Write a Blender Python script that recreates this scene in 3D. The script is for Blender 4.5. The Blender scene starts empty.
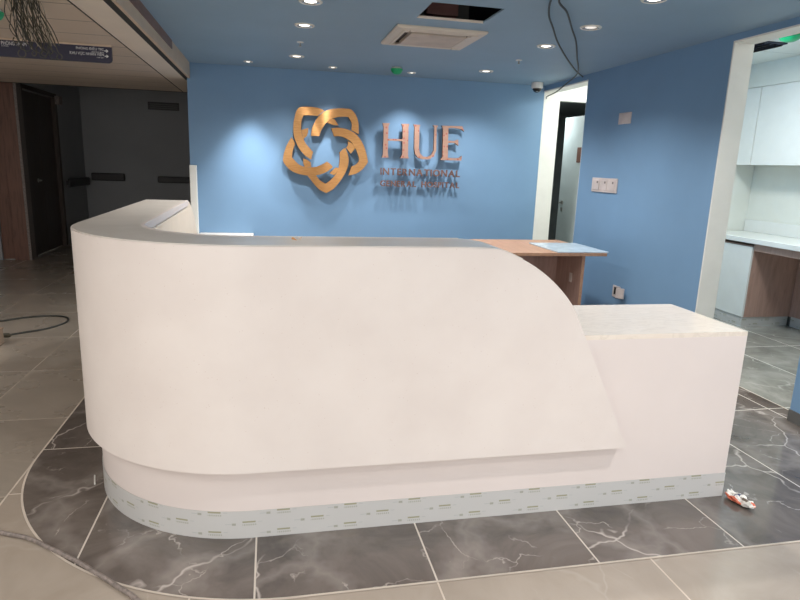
import bpy, bmesh, math, random
from mathutils import Vector, Matrix
from mathutils.geometry import tessellate_polygon
random.seed(7)
S = bpy.context.scene
COL = S.collection
PI = math.pi

# ------------------------------------------------------------------ materials
MATS = {}
def srgb(c):
    f = lambda v: (v/12.92 if v <= .04045 else ((v+.055)/1.055)**2.4)
    return tuple(f(v/255) for v in c) + (1,)
class NT:
    """small helper round a node tree"""
    def __init__(self, name):
        m = bpy.data.materials.new(name); m.use_nodes = True
        self.m = m; self.t = m.node_tree; self.n = self.t.nodes
        self.b = self.n['Principled BSDF']; MATS[name] = m
    def add(self, typ, **kw):
        nd = self.n.new(typ)
        for k, v in kw.items(): setattr(nd, k, v)
        return nd
    def link(self, a, b): self.t.links.new(a, b)
    def coord(self, kind='Object', scale=(1,1,1)):
        tc = self.add('ShaderNodeTexCoord'); mp = self.add('ShaderNodeMapping')
        mp.inputs['Scale'].default_value = scale
        self.link(tc.outputs[kind], mp.inputs['Vector']); return mp.outputs['Vector']
    def math(self, op, a, b=None, c=None, clamp=False):
        nd = self.add('ShaderNodeMath', operation=op); nd.use_clamp = clamp
        for i, v in enumerate((a, b, c)):
            if v is None: continue
            if isinstance(v, (int, float)): nd.inputs[i].default_value = v
            else: self.link(v, nd.inputs[i])
        return nd.outputs[0]
    def noise(self, vec, scale, detail=4, rough=.55, dist=0):
        nd = self.add('ShaderNodeTexNoise'); nd.inputs['Scale'].default_value = scale
        nd.inputs['Detail'].default_value = detail; nd.inputs['Roughness'].default_value = rough
        nd.inputs['Distortion'].default_value = dist
        if vec is not None: self.link(vec, nd.inputs['Vector'])
        return nd
    def ramp(self, fac, stops):
        nd = self.add('ShaderNodeValToRGB'); el = nd.color_ramp.elements
        while len(el) < len(stops): el.new(.5)
        for e, (p, c) in zip(el, stops):
            e.position = p; e.color = srgb(c) if max(c) > 1 else (c[0], c[1], c[2], 1)
        self.link(fac, nd.inputs[0]); return nd.outputs[0]
    def mix(self, fac, a, b):
        nd = self.add('ShaderNodeMix', data_type='RGBA')
        for i, v in ((0, fac), (6, a), (7, b)):
            if isinstance(v, (int, float)): nd.inputs[i].default_value = v
            elif isinstance(v, tuple): nd.inputs[i].default_value = srgb(v)
            else: self.link(v, nd.inputs[i])
        return nd.outputs[2]
    def bump(self, h, strength=.1, dist=.002):
        nd = self.add('ShaderNodeBump'); nd.inputs['Strength'].default_value = strength
        nd.inputs['Distance'].default_value = dist
        self.link(h, nd.inputs['Height']); self.link(nd.outputs[0], self.b.inputs['Normal'])
def simple(name, c, rough=.5, metal=0, var=.06, vs=6, emit=0, bump=0, spec=.5, coat=0, stretch=(1,1,1)):
    k = NT(name); v = k.coord('Object', stretch)
    n = k.noise(v, vs)
    lo = tuple(max(0, x*(1-var)) for x in c); hi = tuple(min(255, x*(1+var)) for x in c)
    k.link(k.ramp(n.outputs[0], [(.3, lo), (.7, hi)]), k.b.inputs['Base Color'])
    k.b.inputs['Roughness'].default_value = rough; k.b.inputs['Metallic'].default_value = metal
    k.b.inputs['Specular IOR Level'].default_value = spec
    k.b.inputs['Coat Weight'].default_value = coat
    if emit:
        k.b.inputs['Emission Color'].default_value = srgb(c); k.b.inputs['Emission Strength'].default_value = emit
    if bump:
        n2 = k.noise(v, vs*30, 2); k.bump(n2.outputs[0], bump)
    return k.m

M_BLUE   = simple('blue_paint', (119,155,189), .55, var=.015, vs=2, bump=.03)
M_CEIL   = simple('blue_ceiling_paint', (140,167,188), .6, var=.015, vs=2)
M_WHITE  = simple('white_paint', (234,234,228), .5, var=.015)
M_PANTRYW= simple('pantry_white_paint', (228,230,222), .5, var=.01)
M_LAMIN  = simple('white_gloss_laminate', (232,234,230), .22, var=.01)
M_SLOT   = simple('dark_gap', (44,44,42), .8)
M_BEIGEC = simple('beige_gypsum', (232,220,205), .6, var=.02, vs=2)
M_BROWN  = simple('brown_fascia_board', (126,98,88), .5, var=.05)
M_NAVY   = simple('navy_sign_face', (27,26,56), .4, var=.02)
M_SIGNW  = simple('white_lettering', (215,215,215), .5)
M_RAIL   = simple('sign_rail_aluminium', (200,180,160), .3, metal=.6)
M_DARKW  = simple('dark_corridor_wall', (160,162,164), .6, var=.03, vs=1)
M_HAND   = simple('dark_handrail', (60,58,58), .5)
M_WIRE   = simple('dark_cable', (50,52,48), .5)
M_WIREG  = simple('grey_green_wire', (74,70,56), .5)
M_WIREL  = simple('pale_wire', (150,140,125), .5)
M_HOSE   = simple('grey_conduit', (128,118,112), .5, vs=60, var=.2)
M_PLATE  = simple('switch_plate_plastic', (206,196,192), .4)
M_PLATEL = simple('switch_line_grey', (120,112,108), .5)
M_CAM    = simple('camera_white_plastic', (215,215,212), .4)
M_DOME   = simple('smoked_dome', (20,20,22), .08)
M_TRIM   = simple('white_light_trim', (225,222,215), .4)
M_REFL   = simple('light_reflector', (190,190,185), .25, metal=.7)
M_LENS   = simple('light_lens', (255,246,232), .4, emit=3.0)
M_LENSO  = simple('light_lens_dim', (240,232,222), .4, emit=.8)
M_AC     = simple('ac_panel_plastic', (216,205,190), .45, var=.01)
M_ACGRIL = simple('ac_grille', (196,182,166), .5)
M_ACGAP  = simple('ac_slot', (70,58,50), .7)
M_GREEN  = simple('green_dust_cap', (20,165,105), .4)
M_VOID   = simple('ceiling_void', (66,68,80), .9)
M_DUCT   = simple('reddish_duct', (150,105,98), .6)
M_METAL  = simple('satin_metal', (180,178,172), .3, metal=.9)
M_BSIGN  = simple('brown_door_plate', (122,88,76), .5)
M_DOORG  = simple('pale_grey_door', (200,212,212), .4, var=.015)
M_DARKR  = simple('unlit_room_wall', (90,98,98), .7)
M_BASE   = simple('grey_skirting', (92,92,90), .4)
M_SHEET  = simple('pale_blue_sheet', (190,208,220), .25, var=.06, vs=9)
M_RED    = simple('orange_red_wrapper', (205,108,80), .4)
M_TAPE   = simple('orange_tape', (230,165,90), .4)
M_BEIGE  = simple('beige_box', (150,130,112), .5)
M_GAP    = simple('black_gap', (30,28,26), .8)

def wood(name, c, dark, st=(1.2,1.2,14), rough=.45):
    k = NT(name); v = k.coord('Object', st); n = k.noise(v, 4, 6, .6, .6)
    k.link(k.ramp(n.outputs[0], [(.3, dark), (.5, c), (.75, tuple(min(255, x*1.06) for x in c))]), k.b.inputs['Base Color'])
    k.b.inputs['Roughness'].default_value = rough; return k.m
M_WOOD  = wood('light_oak_laminate', (178,138,110), (162,122,96), (8,1,8))
M_WOODP = wood('table_side_laminate', (172,142,132), (160,130,120), (8,8,1))
M_WOODD = wood('brown_wood_veneer', (120,84,68), (92,64,52), (9,9,.8))
M_WOODD2= wood('dark_door_veneer', (74,60,50), (56,46,40), (9,9,.8))
M_PWOOD = wood('pantry_brown_laminate', (184,150,136), (170,138,124), (8,8,1))

# white solid surface with tiny specks
def m_solid():
    k = NT('white_solid_surface'); v = k.coord()
    n = k.noise(v, 3); base = k.ramp(n.outputs[0], [(.35, (228,218,211)), (.65, (234,225,218))])
    vo = k.add('ShaderNodeTexVoronoi'); vo.inputs['Scale'].default_value = 62; k.link(v, vo.inputs['Vector'])
    n2 = k.noise(v, 21, 2)
    dot = k.math('MULTIPLY', k.math('LESS_THAN', vo.outputs['Distance'], .12), k.math('GREATER_THAN', n2.outputs[0], .56))
    k.link(k.mix(k.math('MULTIPLY', dot, .35), base, (196,172,160)), k.b.inputs['Base Color'])
    k.b.inputs['Roughness'].default_value = .42; return k.m
M_SOLID = m_solid()
M_SOLID2 = simple('plain_white_solid_surface', (230,219,213), .42, var=.012, vs=2)

def m_top(name, a, b, rough, vein):
    k = NT(name); v = k.coord('Object', (1,1,1))
    n = k.noise(v, 2.2, 8, .6, 1.2); base = k.ramp(n.outputs[0], [(.3, a), (.7, b)])
    n2 = k.noise(k.coord('Object', (1,3.5,1)), 5, 6, .6, 1.5)
    st = k.math('SUBTRACT', 1, k.math('MULTIPLY', k.math('ABSOLUTE', k.math('SUBTRACT', n2.outputs[0], .5)), 16), clamp=True)
    k.link(k.mix(k.math('MULTIPLY', st, .25), base, vein), k.b.inputs['Base Color'])
    k.b.inputs['Roughness'].default_value = rough
    return k.m
M_TOP = m_top('grey_marble_top', (214,207,197), (230,223,214), .28, (215,208,200))
M_LTOP = m_top('cream_marble_top', (238,225,210), (244,234,221), .18, (198,186,172))

# marble floors: u = across, grout lines from world position of the mesh (object coordinates)
def m_floor(name, lo, hi, vein_rgb, vein_amt, px, ox, py, oy, grout, rough=.16, vscale=1.5, w=.0035):
    k = NT(name); tc = k.add('ShaderNodeTexCoord'); sep = k.add('ShaderNodeSeparateXYZ')
    k.link(tc.outputs['Object'], sep.inputs[0])
    X, Y = sep.outputs[0], sep.outputs[1]
    def cell(c, p, o):
        q = k.math('DIVIDE', k.math('SUBTRACT', c, o), p)
        fr = k.math('FRACT', q); d = k.math('MINIMUM', fr, k.math('SUBTRACT', 1, fr))
        return k.math('FLOOR', q), k.math('LESS_THAN', d, w/p)
    cx, gx = cell(X, px, ox); cy, gy = cell(Y, py, oy)
    g = k.math('MAXIMUM', gx, gy)
    # every tile gets its own slice of stone
    comb = k.add('ShaderNodeCombineXYZ')
    k.link(X, comb.inputs[0]); k.link(Y, comb.inputs[1])
    k.link(k.math('ADD', k.math('MULTIPLY', cx, 3.17), k.math('MULTIPLY', cy, 5.71)), comb.inputs[2])
    v = comb.outputs[0]
    n = k.noise(v, 2.6, 9, .62, .9)
    base = k.ramp(n.outputs[0], [(.28, lo), (.72, hi)])
    # veins: warped cell borders, broken up by a mask
    def vein(scale, warp, width, seed):
        wn = k.noise(v, scale*1.7, 4, .6); sub = k.add('ShaderNodeVectorMath', operation='SUBTRACT'); k.link(wn.outputs['Color'], sub.inputs[0]); sub.inputs[1].default_value = (.5-seed, .5, .5)
        sc = k.add('ShaderNodeVectorMath', operation='SCALE'); k.link(sub.outputs[0], sc.inputs[0]); sc.inputs['Scale'].default_value = warp
        ad = k.add('ShaderNodeVectorMath', operation='ADD'); k.link(v, ad.inputs[0]); k.link(sc.outputs[0], ad.inputs[1])
        vo = k.add('ShaderNodeTexVoronoi', feature='DISTANCE_TO_EDGE'); vo.inputs['Scale'].default_value = scale; k.link(ad.outputs[0], vo.inputs['Vector'])
        return k.math('SUBTRACT', 1, k.math('DIVIDE', vo.outputs['Distance'], width*scale), clamp=True)
    thin = vein(vscale, .35, .008, 0); thin2 = k.math('MULTIPLY', vein(vscale*2.6, .2, .0045, 3), .7)
    n3 = k.noise(v, 1.9, 3); msk = k.math('MULTIPLY', k.math('SUBTRACT', n3.outputs[0], .42), 7, clamp=True)
    n5 = k.noise(v, 4.5, 3); msk2 = k.math('MULTIPLY', k.math('SUBTRACT', n5.outputs[0], .49), 8, clamp=True)
    soft = k.math('MULTIPLY', vein(vscale*1.3, .5, .06, 7), .22)
    vv = k.math('MULTIPLY', k.math('MAXIMUM', k.math('MAXIMUM', k.math('MULTIPLY', thin, msk), k.math('MULTIPLY', thin2, msk2)), soft), vein_amt)
    vein_c = k.add('ShaderNodeRGB'); vein_c.outputs[0].default_value = srgb(vein_rgb)
    c1 = k.mix(vv, base, vein_c.outputs[0])
    k.link(k.mix(g, c1, grout), k.b.inputs['Base Color'])
    k.b.inputs['Specular IOR Level'].default_value = .95
    rn = k.noise(v, 1.3, 5)
    rr = k.math('ADD', k.math('MULTIPLY', rn.outputs[0], .16), rough-.06)
    k.link(k.math('MAXIMUM', rr, k.math('MULTIPLY', g, .6)), k.b.inputs['Roughness'])
    return k.m
M_FDARK  = m_floor('dark_marble_tile', (72,65,61), (123,114,107), (205,196,188), .85, .6617, -.0700, 1.318, 1.892, (205,196,184), .12, 1.1)
M_FPAN = m_floor('pantry_grey_tile', (116,116,110), (168,168,160), (206,206,200), .7, .6617, 3.365, 1.318, 1.892, (205,202,192), .18, 1.1)
M_FFRONT = m_floor('beige_tile', (158,146,132), (178,166,152), (200,190,178), .35, .883, .591, .877, 1.892, (206,192,176), .2, .8)
M_FLEFT  = m_floor('beige_tile_corridor', (148,138,126), (168,158,145), (180,170,156), .35, .877, -1.66, .877, 2.750, (190,178,162), .25, .8)

# printed protective film: u along the run, v up (uv map), in metres
def m_film():
    k = NT('printed_protective_film'); uv = k.add('ShaderNodeUVMap'); sep = k.add('ShaderNodeSeparateXYZ')
    k.link(uv.outputs[0], sep.inputs[0]); U, V = sep.outputs[0], sep.outputs[1]
    row = k.math('FLOOR', k.math('DIVIDE', V, .044)); fv = k.math('MULTIPLY', k.math('FRACT', k.math('DIVIDE', V, .044)), .044)
    off = k.math('MULTIPLY', k.math('MODULO', row, 2), .137)
    fu = k.math('MULTIPLY', k.math('FRACT', k.math('DIVIDE', k.math('ADD', U, off), .274)), .274)
    def box(a, lo, hi): return k.math('MULTIPLY', k.math('GREATER_THAN', a, lo), k.math('LESS_THAN', a, hi))
    bar = k.math('MULTIPLY', box(fu, .13, .182), box(fv, .026, .033))
    letters = k.math('MULTIPLY', k.math('MULTIPLY', box(fu, .13, .184), box(fv, .013, .020)),
                     k.math('GREATER_THAN', k.math('FRACT', k.math('DIVIDE', fu, .0088)), .45))
    left = k.math('MULTIPLY', box(fu, .088, .104), box(fv, .015, .025))
    left2 = k.math('MULTIPLY', k.math('MULTIPLY', box(fu, .062, .086), box(fv, .019, .0225)), .45)
    tick = k.math('MULTIPLY', k.math('MULTIPLY', box(fu, .192, .208), box(fv, .027, .030)), .5)
    c = k.mix(k.math('MULTIPLY', bar, .8), (202,201,198), (146,144,104))
    c = k.mix(k.math('MULTIPLY', k.math('MAXIMUM', letters, left), .6), c, (140,142,120))
    c = k.mix(k.math('MAXIMUM', left2, tick), c, (168,174,172))
    k.link(c, k.b.inputs['Base Color']); k.b.inputs['Roughness'].default_value = .3
    return k.m
M_FILM = m_film()

# brushed gold and film-covered copper
def m_gold():
    k = NT('brushed_gold'); v = k.coord('Object', (1,1,1))
    n = k.noise(k.coord('Object', (3,3,60)), 6, 3)
    k.link(k.ramp(n.outputs[0], [(.3, (186,134,84)), (.7, (210,160,106))]), k.b.inputs['Base Color'])
    k.b.inputs['Metallic'].default_value = 1; k.b.inputs['Roughness'].default_value = .3
    k.b.inputs['Anisotropic'].default_value = .85
    cr = k.add('ShaderNodeVectorMath', operation='MULTIPLY'); k.link(v, cr.inputs[0]); cr.inputs[1].default_value = (1,0,1)
    nr = k.add('ShaderNodeVectorMath', operation='NORMALIZE'); k.link(cr.outputs[0], nr.inputs[0]); k.link(nr.outputs[0], k.b.inputs['Tangent'])
    k.bump(n.outputs[0], .08); return k.m
M_GOLD = m_gold()
M_GOLDSIDE = simple('bronze_edge', (120,82,50), .4, metal=.7)
def m_copper():
    k = NT('copper_with_red_tape_spots'); v = k.coord()
    sp = k.add('ShaderNodeSeparateXYZ'); k.link(v, sp.inputs[0]); cb = k.add('ShaderNodeCombineXYZ'); k.link(sp.outputs[0], cb.inputs[0]); k.link(sp.outputs[2], cb.inputs[1])
    vo = k.add('ShaderNodeTexVoronoi', voronoi_dimensions='2D'); vo.inputs['Scale'].default_value = 15; vo.inputs['Randomness'].default_value = .8; k.link(cb.outputs[0], vo.inputs['Vector'])
    dot = k.math('LESS_THAN', vo.outputs['Distance'], .17)
    n = k.noise(v, 12); base = k.ramp(n.outputs[0], [(.3, (168,132,116)), (.7, (182,146,128))])
    k.link(k.mix(k.math('MULTIPLY', dot, .55), base, (170,56,56)), k.b.inputs['Base Color'])
    k.b.inputs['Metallic'].default_value = .25; k.b.inputs['Roughness'].default_value = .4; return k.m
M_COPPER = m_copper()
M_COPPER2 = simple('small_copper_letter', (122,92,84), .4, metal=.3)
# linear metal ceiling strips
def m_strips():
    k = NT('linear_metal_ceiling'); tc = k.add('ShaderNodeTexCoord'); sep = k.add('ShaderNodeSeparateXYZ')
    k.link(tc.outputs['Object'], sep.inputs[0])
    fr = k.math('FRACT', k.math('DIVIDE', k.math('SUBTRACT', sep.outputs[1], 4.035), .46))
    d = k.math('MINIMUM', fr, k.math('SUBTRACT', 1, fr)); g = k.math('LESS_THAN', d, .016)
    n = k.noise(tc.outputs['Object'], 2); base = k.ramp(n.outputs[0], [(.3, (214,198,180)), (.7, (222,206,190))])
    k.link(k.mix(k.math('MULTIPLY', g, .7), base, (80,70,60)), k.b.inputs['Base Color'])
    k.b.inputs['Roughness'].default_value = .45; return k.m
M_STRIPS = m_strips()
# pantry ceiling: white lay-in tiles
def m_tiles():
    k = NT('white_ceiling_tiles'); tc = k.add('ShaderNodeTexCoord'); sep = k.add('ShaderNodeSeparateXYZ')
    k.link(tc.outputs['Object'], sep.inputs[0])
    def ln(c, o):
        fr = k.math('FRACT', k.math('DIVIDE', k.math('SUBTRACT', c, o), .62))
        return k.math('LESS_THAN', k.math('MINIMUM', fr, k.math('SUBTRACT', 1, fr)), .012)
    g = k.math('MAXIMUM', ln(sep.outputs[0], 4.4), ln(sep.outputs[1], 5.25))
    k.link(k.mix(k.math('MULTIPLY', g, .5), (228,232,226), (170,174,168)), k.b.inputs['Base Color'])
    k.b.inputs['Roughness'].default_value = .6; return k.m
M_TILES = m_tiles()

# ------------------------------------------------------------------ object helpers
def wloc(o):
    v = Vector((0,0,0))
    while o is not None: v += o.location; o = o.parent
    return v
def tag(o, label=None, cat=None, group=None, kind=None):
    if label: o['label'] = label
    if cat: o['category'] = cat
    if group: o['group'] = group
    if kind: o['kind'] = kind
    return o
def thing(name, label, cat, loc, group=None):
    o = bpy.data.objects.new(name, None); o.empty_display_size = .1
    o.location = loc; COL.objects.link(o); return tag(o, label, cat, group)
def link_mesh(name, bm, mats, parent=None, loc=None, smooth=False, bevel=0, seg=2):
    """bm in world coordinates; origin moved to loc (or the parent's place)"""
    me = bpy.data.meshes.new(name)
    o = bpy.data.objects.new(name, me)
    base = wloc(parent) if parent else Vector((0,0,0))
    if loc is not None:
        org = Vector(loc)
    elif parent: org = base
    else: org = Vector((0,0,0))
    o.location = org - base
    o.parent = parent
    bm.normal_update()
    for v in bm.verts: v.co -= org
    bm.to_mesh(me); bm.free()
    for m in (mats if isinstance(mats, (list, tuple)) else [mats]): me.materials.append(m)
    if smooth:
        for p in me.polygons: p.use_smooth = True
        try: me.set_sharp_from_angle(angle=math.radians(38))
        except Exception: pass
    COL.objects.link(o)
    if bevel:
        md = o.modifiers.new('bevel', 'BEVEL'); md.width = bevel; md.segments = seg; md.limit_method = 'ANGLE'
    return o
def box(bm, x0, x1, y0, y1, z0, z1, mi=0):
    vs = [bm.verts.new((x, y, z)) for z in (z0, z1) for y in (y0, y1) for x in (x0, x1)]
    fs = [(0,2,3,1), (4,5,7,6), (0,1,5,4), (2,6,7,3), (0,4,6,2), (1,3,7,5)]
    for f in fs:
        q = bm.faces.new([vs[i] for i in f]); q.material_index = mi
def mbox(name, dims, mat, parent=None, bevel=0, loc=None):
    bm = bmesh.new(); box(bm, *dims); return link_mesh(name, bm, mat, parent, loc, bevel=bevel)
def struct(name, dims, mat, bevel=0):
    return tag(mbox(name, dims, mat, bevel=bevel), kind='structure')
def prism(bm, pts, a, b, axis='y', mi=0, side_mi=None):
    """polygon extruded between a and b; pts are (x,z) for y, (x,y) for z, (y,z) for x"""
    mk = {'y': lambda p, t: (p[0], t, p[1]), 'z': lambda p, t: (p[0], p[1], t), 'x': lambda p, t: (t, p[0], p[1])}[axis]
    A = [bm.verts.new(mk(p, a)) for p in pts]; B = [bm.verts.new(mk(p, b)) for p in pts]
    n = len(pts)
    tri = tessellate_polygon([[Vector((p[0], p[1], 0)) for p in pts]])
    for i, j, k in tri:
        for L in (A, B):
            q = bm.faces.new((L[i], L[j], L[k])); q.material_index = mi
    for i in range(n):
        q = bm.faces.new((A[i], B[i], B[(i+1) % n], A[(i+1) % n])); q.material_index = mi if side_mi is None else side_mi
    bmesh.ops.recalc_face_normals(bm, faces=bm.faces[:])
def lathe(bm, prof, c, n=28, axis='z', mi=0):
    """prof = (r, h) pairs"""
    rings = []
    for r, h in prof:
        if r < 1e-6:
            p = {'z': (c[0], c[1], c[2]+h), 'x': (c[0]+h, c[1], c[2]), 'y': (c[0], c[1]+h, c[2])}[axis]
            rings.append([bm.verts.new(p)])
        else:
            ring = []
            for i in range(n):
                a = 2*PI*i/n; u, w = r*math.cos(a), r*math.sin(a)
                p = {'z': (c[0]+u, c[1]+w, c[2]+h), 'x': (c[0]+h, c[1]+u, c[2]+w), 'y': (c[0]+u, c[1]+h, c[2]+w)}[axis]
                ring.append(bm.verts.new(p))
            rings.append(ring)
    for A, B in zip(rings, rings[1:]):
        for i in range(n):
            a0, a1 = A[i % len(A)], A[(i+1) % len(A)]; b0, b1 = B[i % len(B)], B[(i+1) % len(B)]
            vs = []
            for v in (a0, a1, b1, b0):
                if v not in vs: vs.append(v)
            if len(vs) > 2:
                f = bm.faces.new(vs); f.material_index = mi
    bmesh.ops.recalc_face_normals(bm, faces=bm.faces[:])
def catmull(P, sub=6, closed=False):
    P = [Vector(p) for p in P]; out = []
    n = len(P)
    rng = range(n) if closed else range(n-1)
    for i in rng:
        if closed: p0, p1, p2, p3 = P[i-1], P[i], P[(i+1) % n], P[(i+2) % n]
        else: p0, p1, p2, p3 = P[max(i-1,0)], P[i], P[i+1], P[min(i+2,n-1)]
        for k in range(sub):
            t = k/sub
            out.append(.5*((2*p1)+(p2-p0)*t+(2*p0-5*p1+4*p2-p3)*t*t+(3*p1-p0-3*p2+p3)*t**3))
    if not closed: out.append(P[-1])
    return out
def tube(bm, P, r, n=8, mi=0):
    P = [Vector(p) for p in P]; rings = []
    up = Vector((0,0,1))
    for i, p in enumerate(P):
        t = (P[min(i+1, len(P)-1)] - P[max(i-1, 0)]).normalized()
        a = t.cross(up)
        if a.length < 1e-3: a = t.cross(Vector((1,0,0)))
        a.normalize(); b = t.cross(a)
        rings.append([bm.verts.new(p + a*r*math.cos(2*PI*k/n) + b*r*math.sin(2*PI*k/n)) for k in range(n)])
    for A, B in zip(rings, rings[1:]):
        for k in range(n):
            f = bm.faces.new((A[k], A[(k+1) % n], B[(k+1) % n], B[k])); f.material_index = mi
    bm.faces.new(rings[0][::-1]); bm.faces.new(rings[-1])
    bmesh.ops.recalc_face_normals(bm, faces=bm.faces[:])
def smooth_poly(pts, lim=38, sub=4):
    """round the gentle corners of an outline, keep the sharp ones"""
    n = len(pts); V = [Vector((p[0], p[1], 0)) for p in pts]; sharp = []
    for i in range(n):
        a = (V[i]-V[i-1]).normalized(); b = (V[(i+1) % n]-V[i]).normalized()
        sharp.append(math.degrees(a.angle(b)) > lim)
    if not any(sharp): return [(p.x, p.y) for p in catmull(V, sub, True)]
    s = sharp.index(True); V = V[s:]+V[:s]; sharp = sharp[s:]+sharp[:s]
    out = []; i = 0
    idx = [j for j in range(n) if sharp[j]] + [n]
    V2 = V + [V[0]]
    for a, b in zip(idx, idx[1:]):
        out += catmull(V2[a:b+1], sub)[:-1]
    return [(p.x, p.y) for p in out]
def sheet_strip(bm, path, z0, z1s, uv=None, mi=0):
    """vertical wall following path; z1s top heights; uv = u offset list"""
    lo = [bm.verts.new((p[0], p[1], z0)) for p in path]; hi = [bm.verts.new((p[0], p[1], z)) for p, z in zip(path, z1s)]
    for i in range(len(path)-1):
        f = bm.faces.new((lo[i], lo[i+1], hi[i+1], hi[i])); f.material_index = mi
M_FASC = simple('fascia_paint', (206,184,160), .6, var=.02)
H = 2.489; HL = 2.33; XW = 3.223; YW = 7.117
# ------------------------------------------------------------------ floor
def floor_poly(name, pts, z, mat, thick=.0):
    bm = bmesh.new()
    if thick: prism(bm, pts, z-thick, z, 'z')
    else:
        f = bm.faces.new([bm.verts.new((p[0], p[1], z)) for p in pts]); bmesh.ops.triangulate(bm, faces=[f])
        bmesh.ops.recalc_face_normals(bm, faces=bm.faces[:])
        if bm.faces[:][0].normal.z < 0: bmesh.ops.reverse_faces(bm, faces=bm.faces[:])
    return tag(link_mesh(name, bm, mat), kind='structure')
floor_poly('floor', [(-6,-3), (-1.165,-3), (-1.165,12.7), (-6,12.7)], 0, M_FLEFT, .1)
floor_poly('floor', [(-1.165,-3), (7,-3), (7,12.7), (-1.165,12.7)], 0, M_FFRONT, .1)
# dark marble inset with a rounded corner, flush (1 mm proud)
arc = [(.085+1.25*math.cos(a), 3.142+1.25*math.sin(a)) for a in [PI + i*(PI/2)/40 for i in range(41)]]
band = [(-1.165, 7.117)] + arc + [(3.365,1.892), (3.365,7.117)]
floor_poly('floor', band, .0012, M_FDARK)
floor_poly('floor', [(3.365,1.2),(5.45,1.2),(5.45,9.7),(3.365,9.7)], .0012, M_FPAN)
# pale grout edge of the inset
bm = bmesh.new()
edge = [(-1.165,7.1)] + arc + [(3.365,1.892)]
for i in range(len(edge)-1):
    a, b = Vector(edge[i]), Vector(edge[i+1]); t = (b-a).normalized(); nrm = Vector((-t.y, t.x))*.0045
    q = [a-nrm, b-nrm, b+nrm, a+nrm]; f = bm.faces.new([bm.verts.new((p.x, p.y, .0022)) for p in q])
bmesh.ops.recalc_face_normals(bm, faces=bm.faces[:])
M_GROUT = simple('pale_grout', (205,194,180), .6)
tag(link_mesh('trim_1', bm, M_GROUT), kind='structure')
struct('trim_12', (-1.169,-1.161,-3,3.142,.0002,.0012), M_GROUT)
# threshold line under the right wall opening
struct('trim_2', (3.3615,3.3685,3.0,4.01,.0008,.0024), M_GROUT)

# ------------------------------------------------------------------ walls
# back wall (blue) and its left end
struct('wall_back', (-.85,XW,YW,YW+.16,0,2.75), M_BLUE)
# right wall: solid between openings
T = .155
def slab(name, boxes, mat, bevel=0):
    bm = bmesh.new()
    for b in boxes: box(bm, *b)
    return tag(link_mesh(name, bm, mat, bevel=bevel), kind='structure')
slab('wall_right', [(XW,XW+T,4.01,6.07,0,2.8), (XW,XW+T,6.07,YW+.16,2.432,2.8), (XW,XW+T,3.03,4.01,2.443,2.8),
                    (XW,XW+T,-1.2,3.03,0,2.8)], M_BLUE)
struct('baseboard_right', (XW-.012,XW+.002,-1.2,3.028,.0,.075), M_BASE)
# white jamb linings (thin boards on the reveals)
slab('trim_3', [(XW-.004,XW+T+.004,4.0,4.012,0,2.443), (XW-.004,XW+T+.004,3.028,4.0,2.431,2.443)], M_WHITE)
slab('trim_4', [(XW+.002,XW+T+.004,6.068,6.08,0,2.420), (XW-.003,XW+T+.004,6.068,YW,2.420,2.434)], M_WHITE)
# passage behind the far right opening: white end wall with a door in it
slab('wall_passage', [(XW+.001,3.433,YW,YW+.12,0,2.6), (3.433,3.95,YW,YW+.12,2.335,2.6), (3.95,4.45,YW,YW+.12,0,2.6)], M_WHITE)
slab('wall_passage', [(4.40,4.5,6.08,YW,0,2.6)], M_WHITE)
struct('ceiling_passage', (XW+T,4.4,6.10,YW,2.55,2.62), M_WHITE)
slab('wall_pantry', [(XW+T,5.42,6.03,6.09,0,2.8)], M_PANTRYW)
# dim room behind the passage door
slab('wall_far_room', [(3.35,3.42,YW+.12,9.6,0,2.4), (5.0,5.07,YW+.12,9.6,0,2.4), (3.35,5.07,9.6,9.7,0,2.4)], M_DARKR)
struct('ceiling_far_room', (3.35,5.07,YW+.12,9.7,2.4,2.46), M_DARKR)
d = thing('door_1', None, None, (3.905,7.16,0)); tag(d, kind='structure')
mbox('door_leaf', (3.885,3.925,7.16,7.83,.01,2.2), M_DOORG, d, bevel=.002)
mbox('door_plate', (3.877,3.886,7.24,7.42,1.62,1.81), M_BSIGN, d, bevel=.003)
bm = bmesh.new(); lathe(bm, [(0,0),(.026,0),(.026,.008),(0,.008)], (3.876,7.72,1.09), 18, 'x')
tube(bm, [(3.88,7.72,1.09),(3.835,7.72,1.09),(3.832,7.70,1.09),(3.832,7.60,1.092)], .009)
lathe(bm, [(0,0),(.024,0),(.024,.008),(0,.008)], (3.876,7.72,1.00), 18, 'x')
link_mesh('door_handle', bm, M_METAL, d, smooth=True)

# ------------------------------------------------------------------ pantry (seen through the wide opening)
PX = 5.33; HP = 2.667
slab('wall_pantry', [(PX+.001,PX+.1,1.2,6.10,0,2.8)], M_PANTRYW)
slab('wall_pantry', [(XW+T,PX+.1,1.1,1.2,0,2.8)], M_PANTRYW)
struct('ceiling_pantry', (XW+.003,PX+.1,1.2,6.03,HP,HP+.06), M_TILES)
struct('wall_bulkhead', (4.985,PX,1.2,6.03,2.43,HP), M_PANTRYW)
def wall_cabinet(y0, y1, label):
    t = thing('wall_cabinet', label, 'cabinet', ((4.985+PX)/2,(y0+y1)/2,1.64), 'white wall cabinets in the pantry')
    mbox('body', (5.005,PX,y0,y1,1.645,2.428), M_LAMIN, t)
    n = max(1, round((y1-y0)/.72)); w = (y1-y0)/n
    for i in range(n):
        mbox('door', (4.982,5.003,y0+i*w+.004,y0+(i+1)*w-.004,1.637,2.425), M_LAMIN, t, bevel=.001)
wall_cabinet(5.70, 6.02, 'narrow white wall cabinet door closest to the white opening jamb')
wall_cabinet(4.98, 5.695, 'wide white handleless wall cabinet cut by right edge of the photo')
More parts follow.
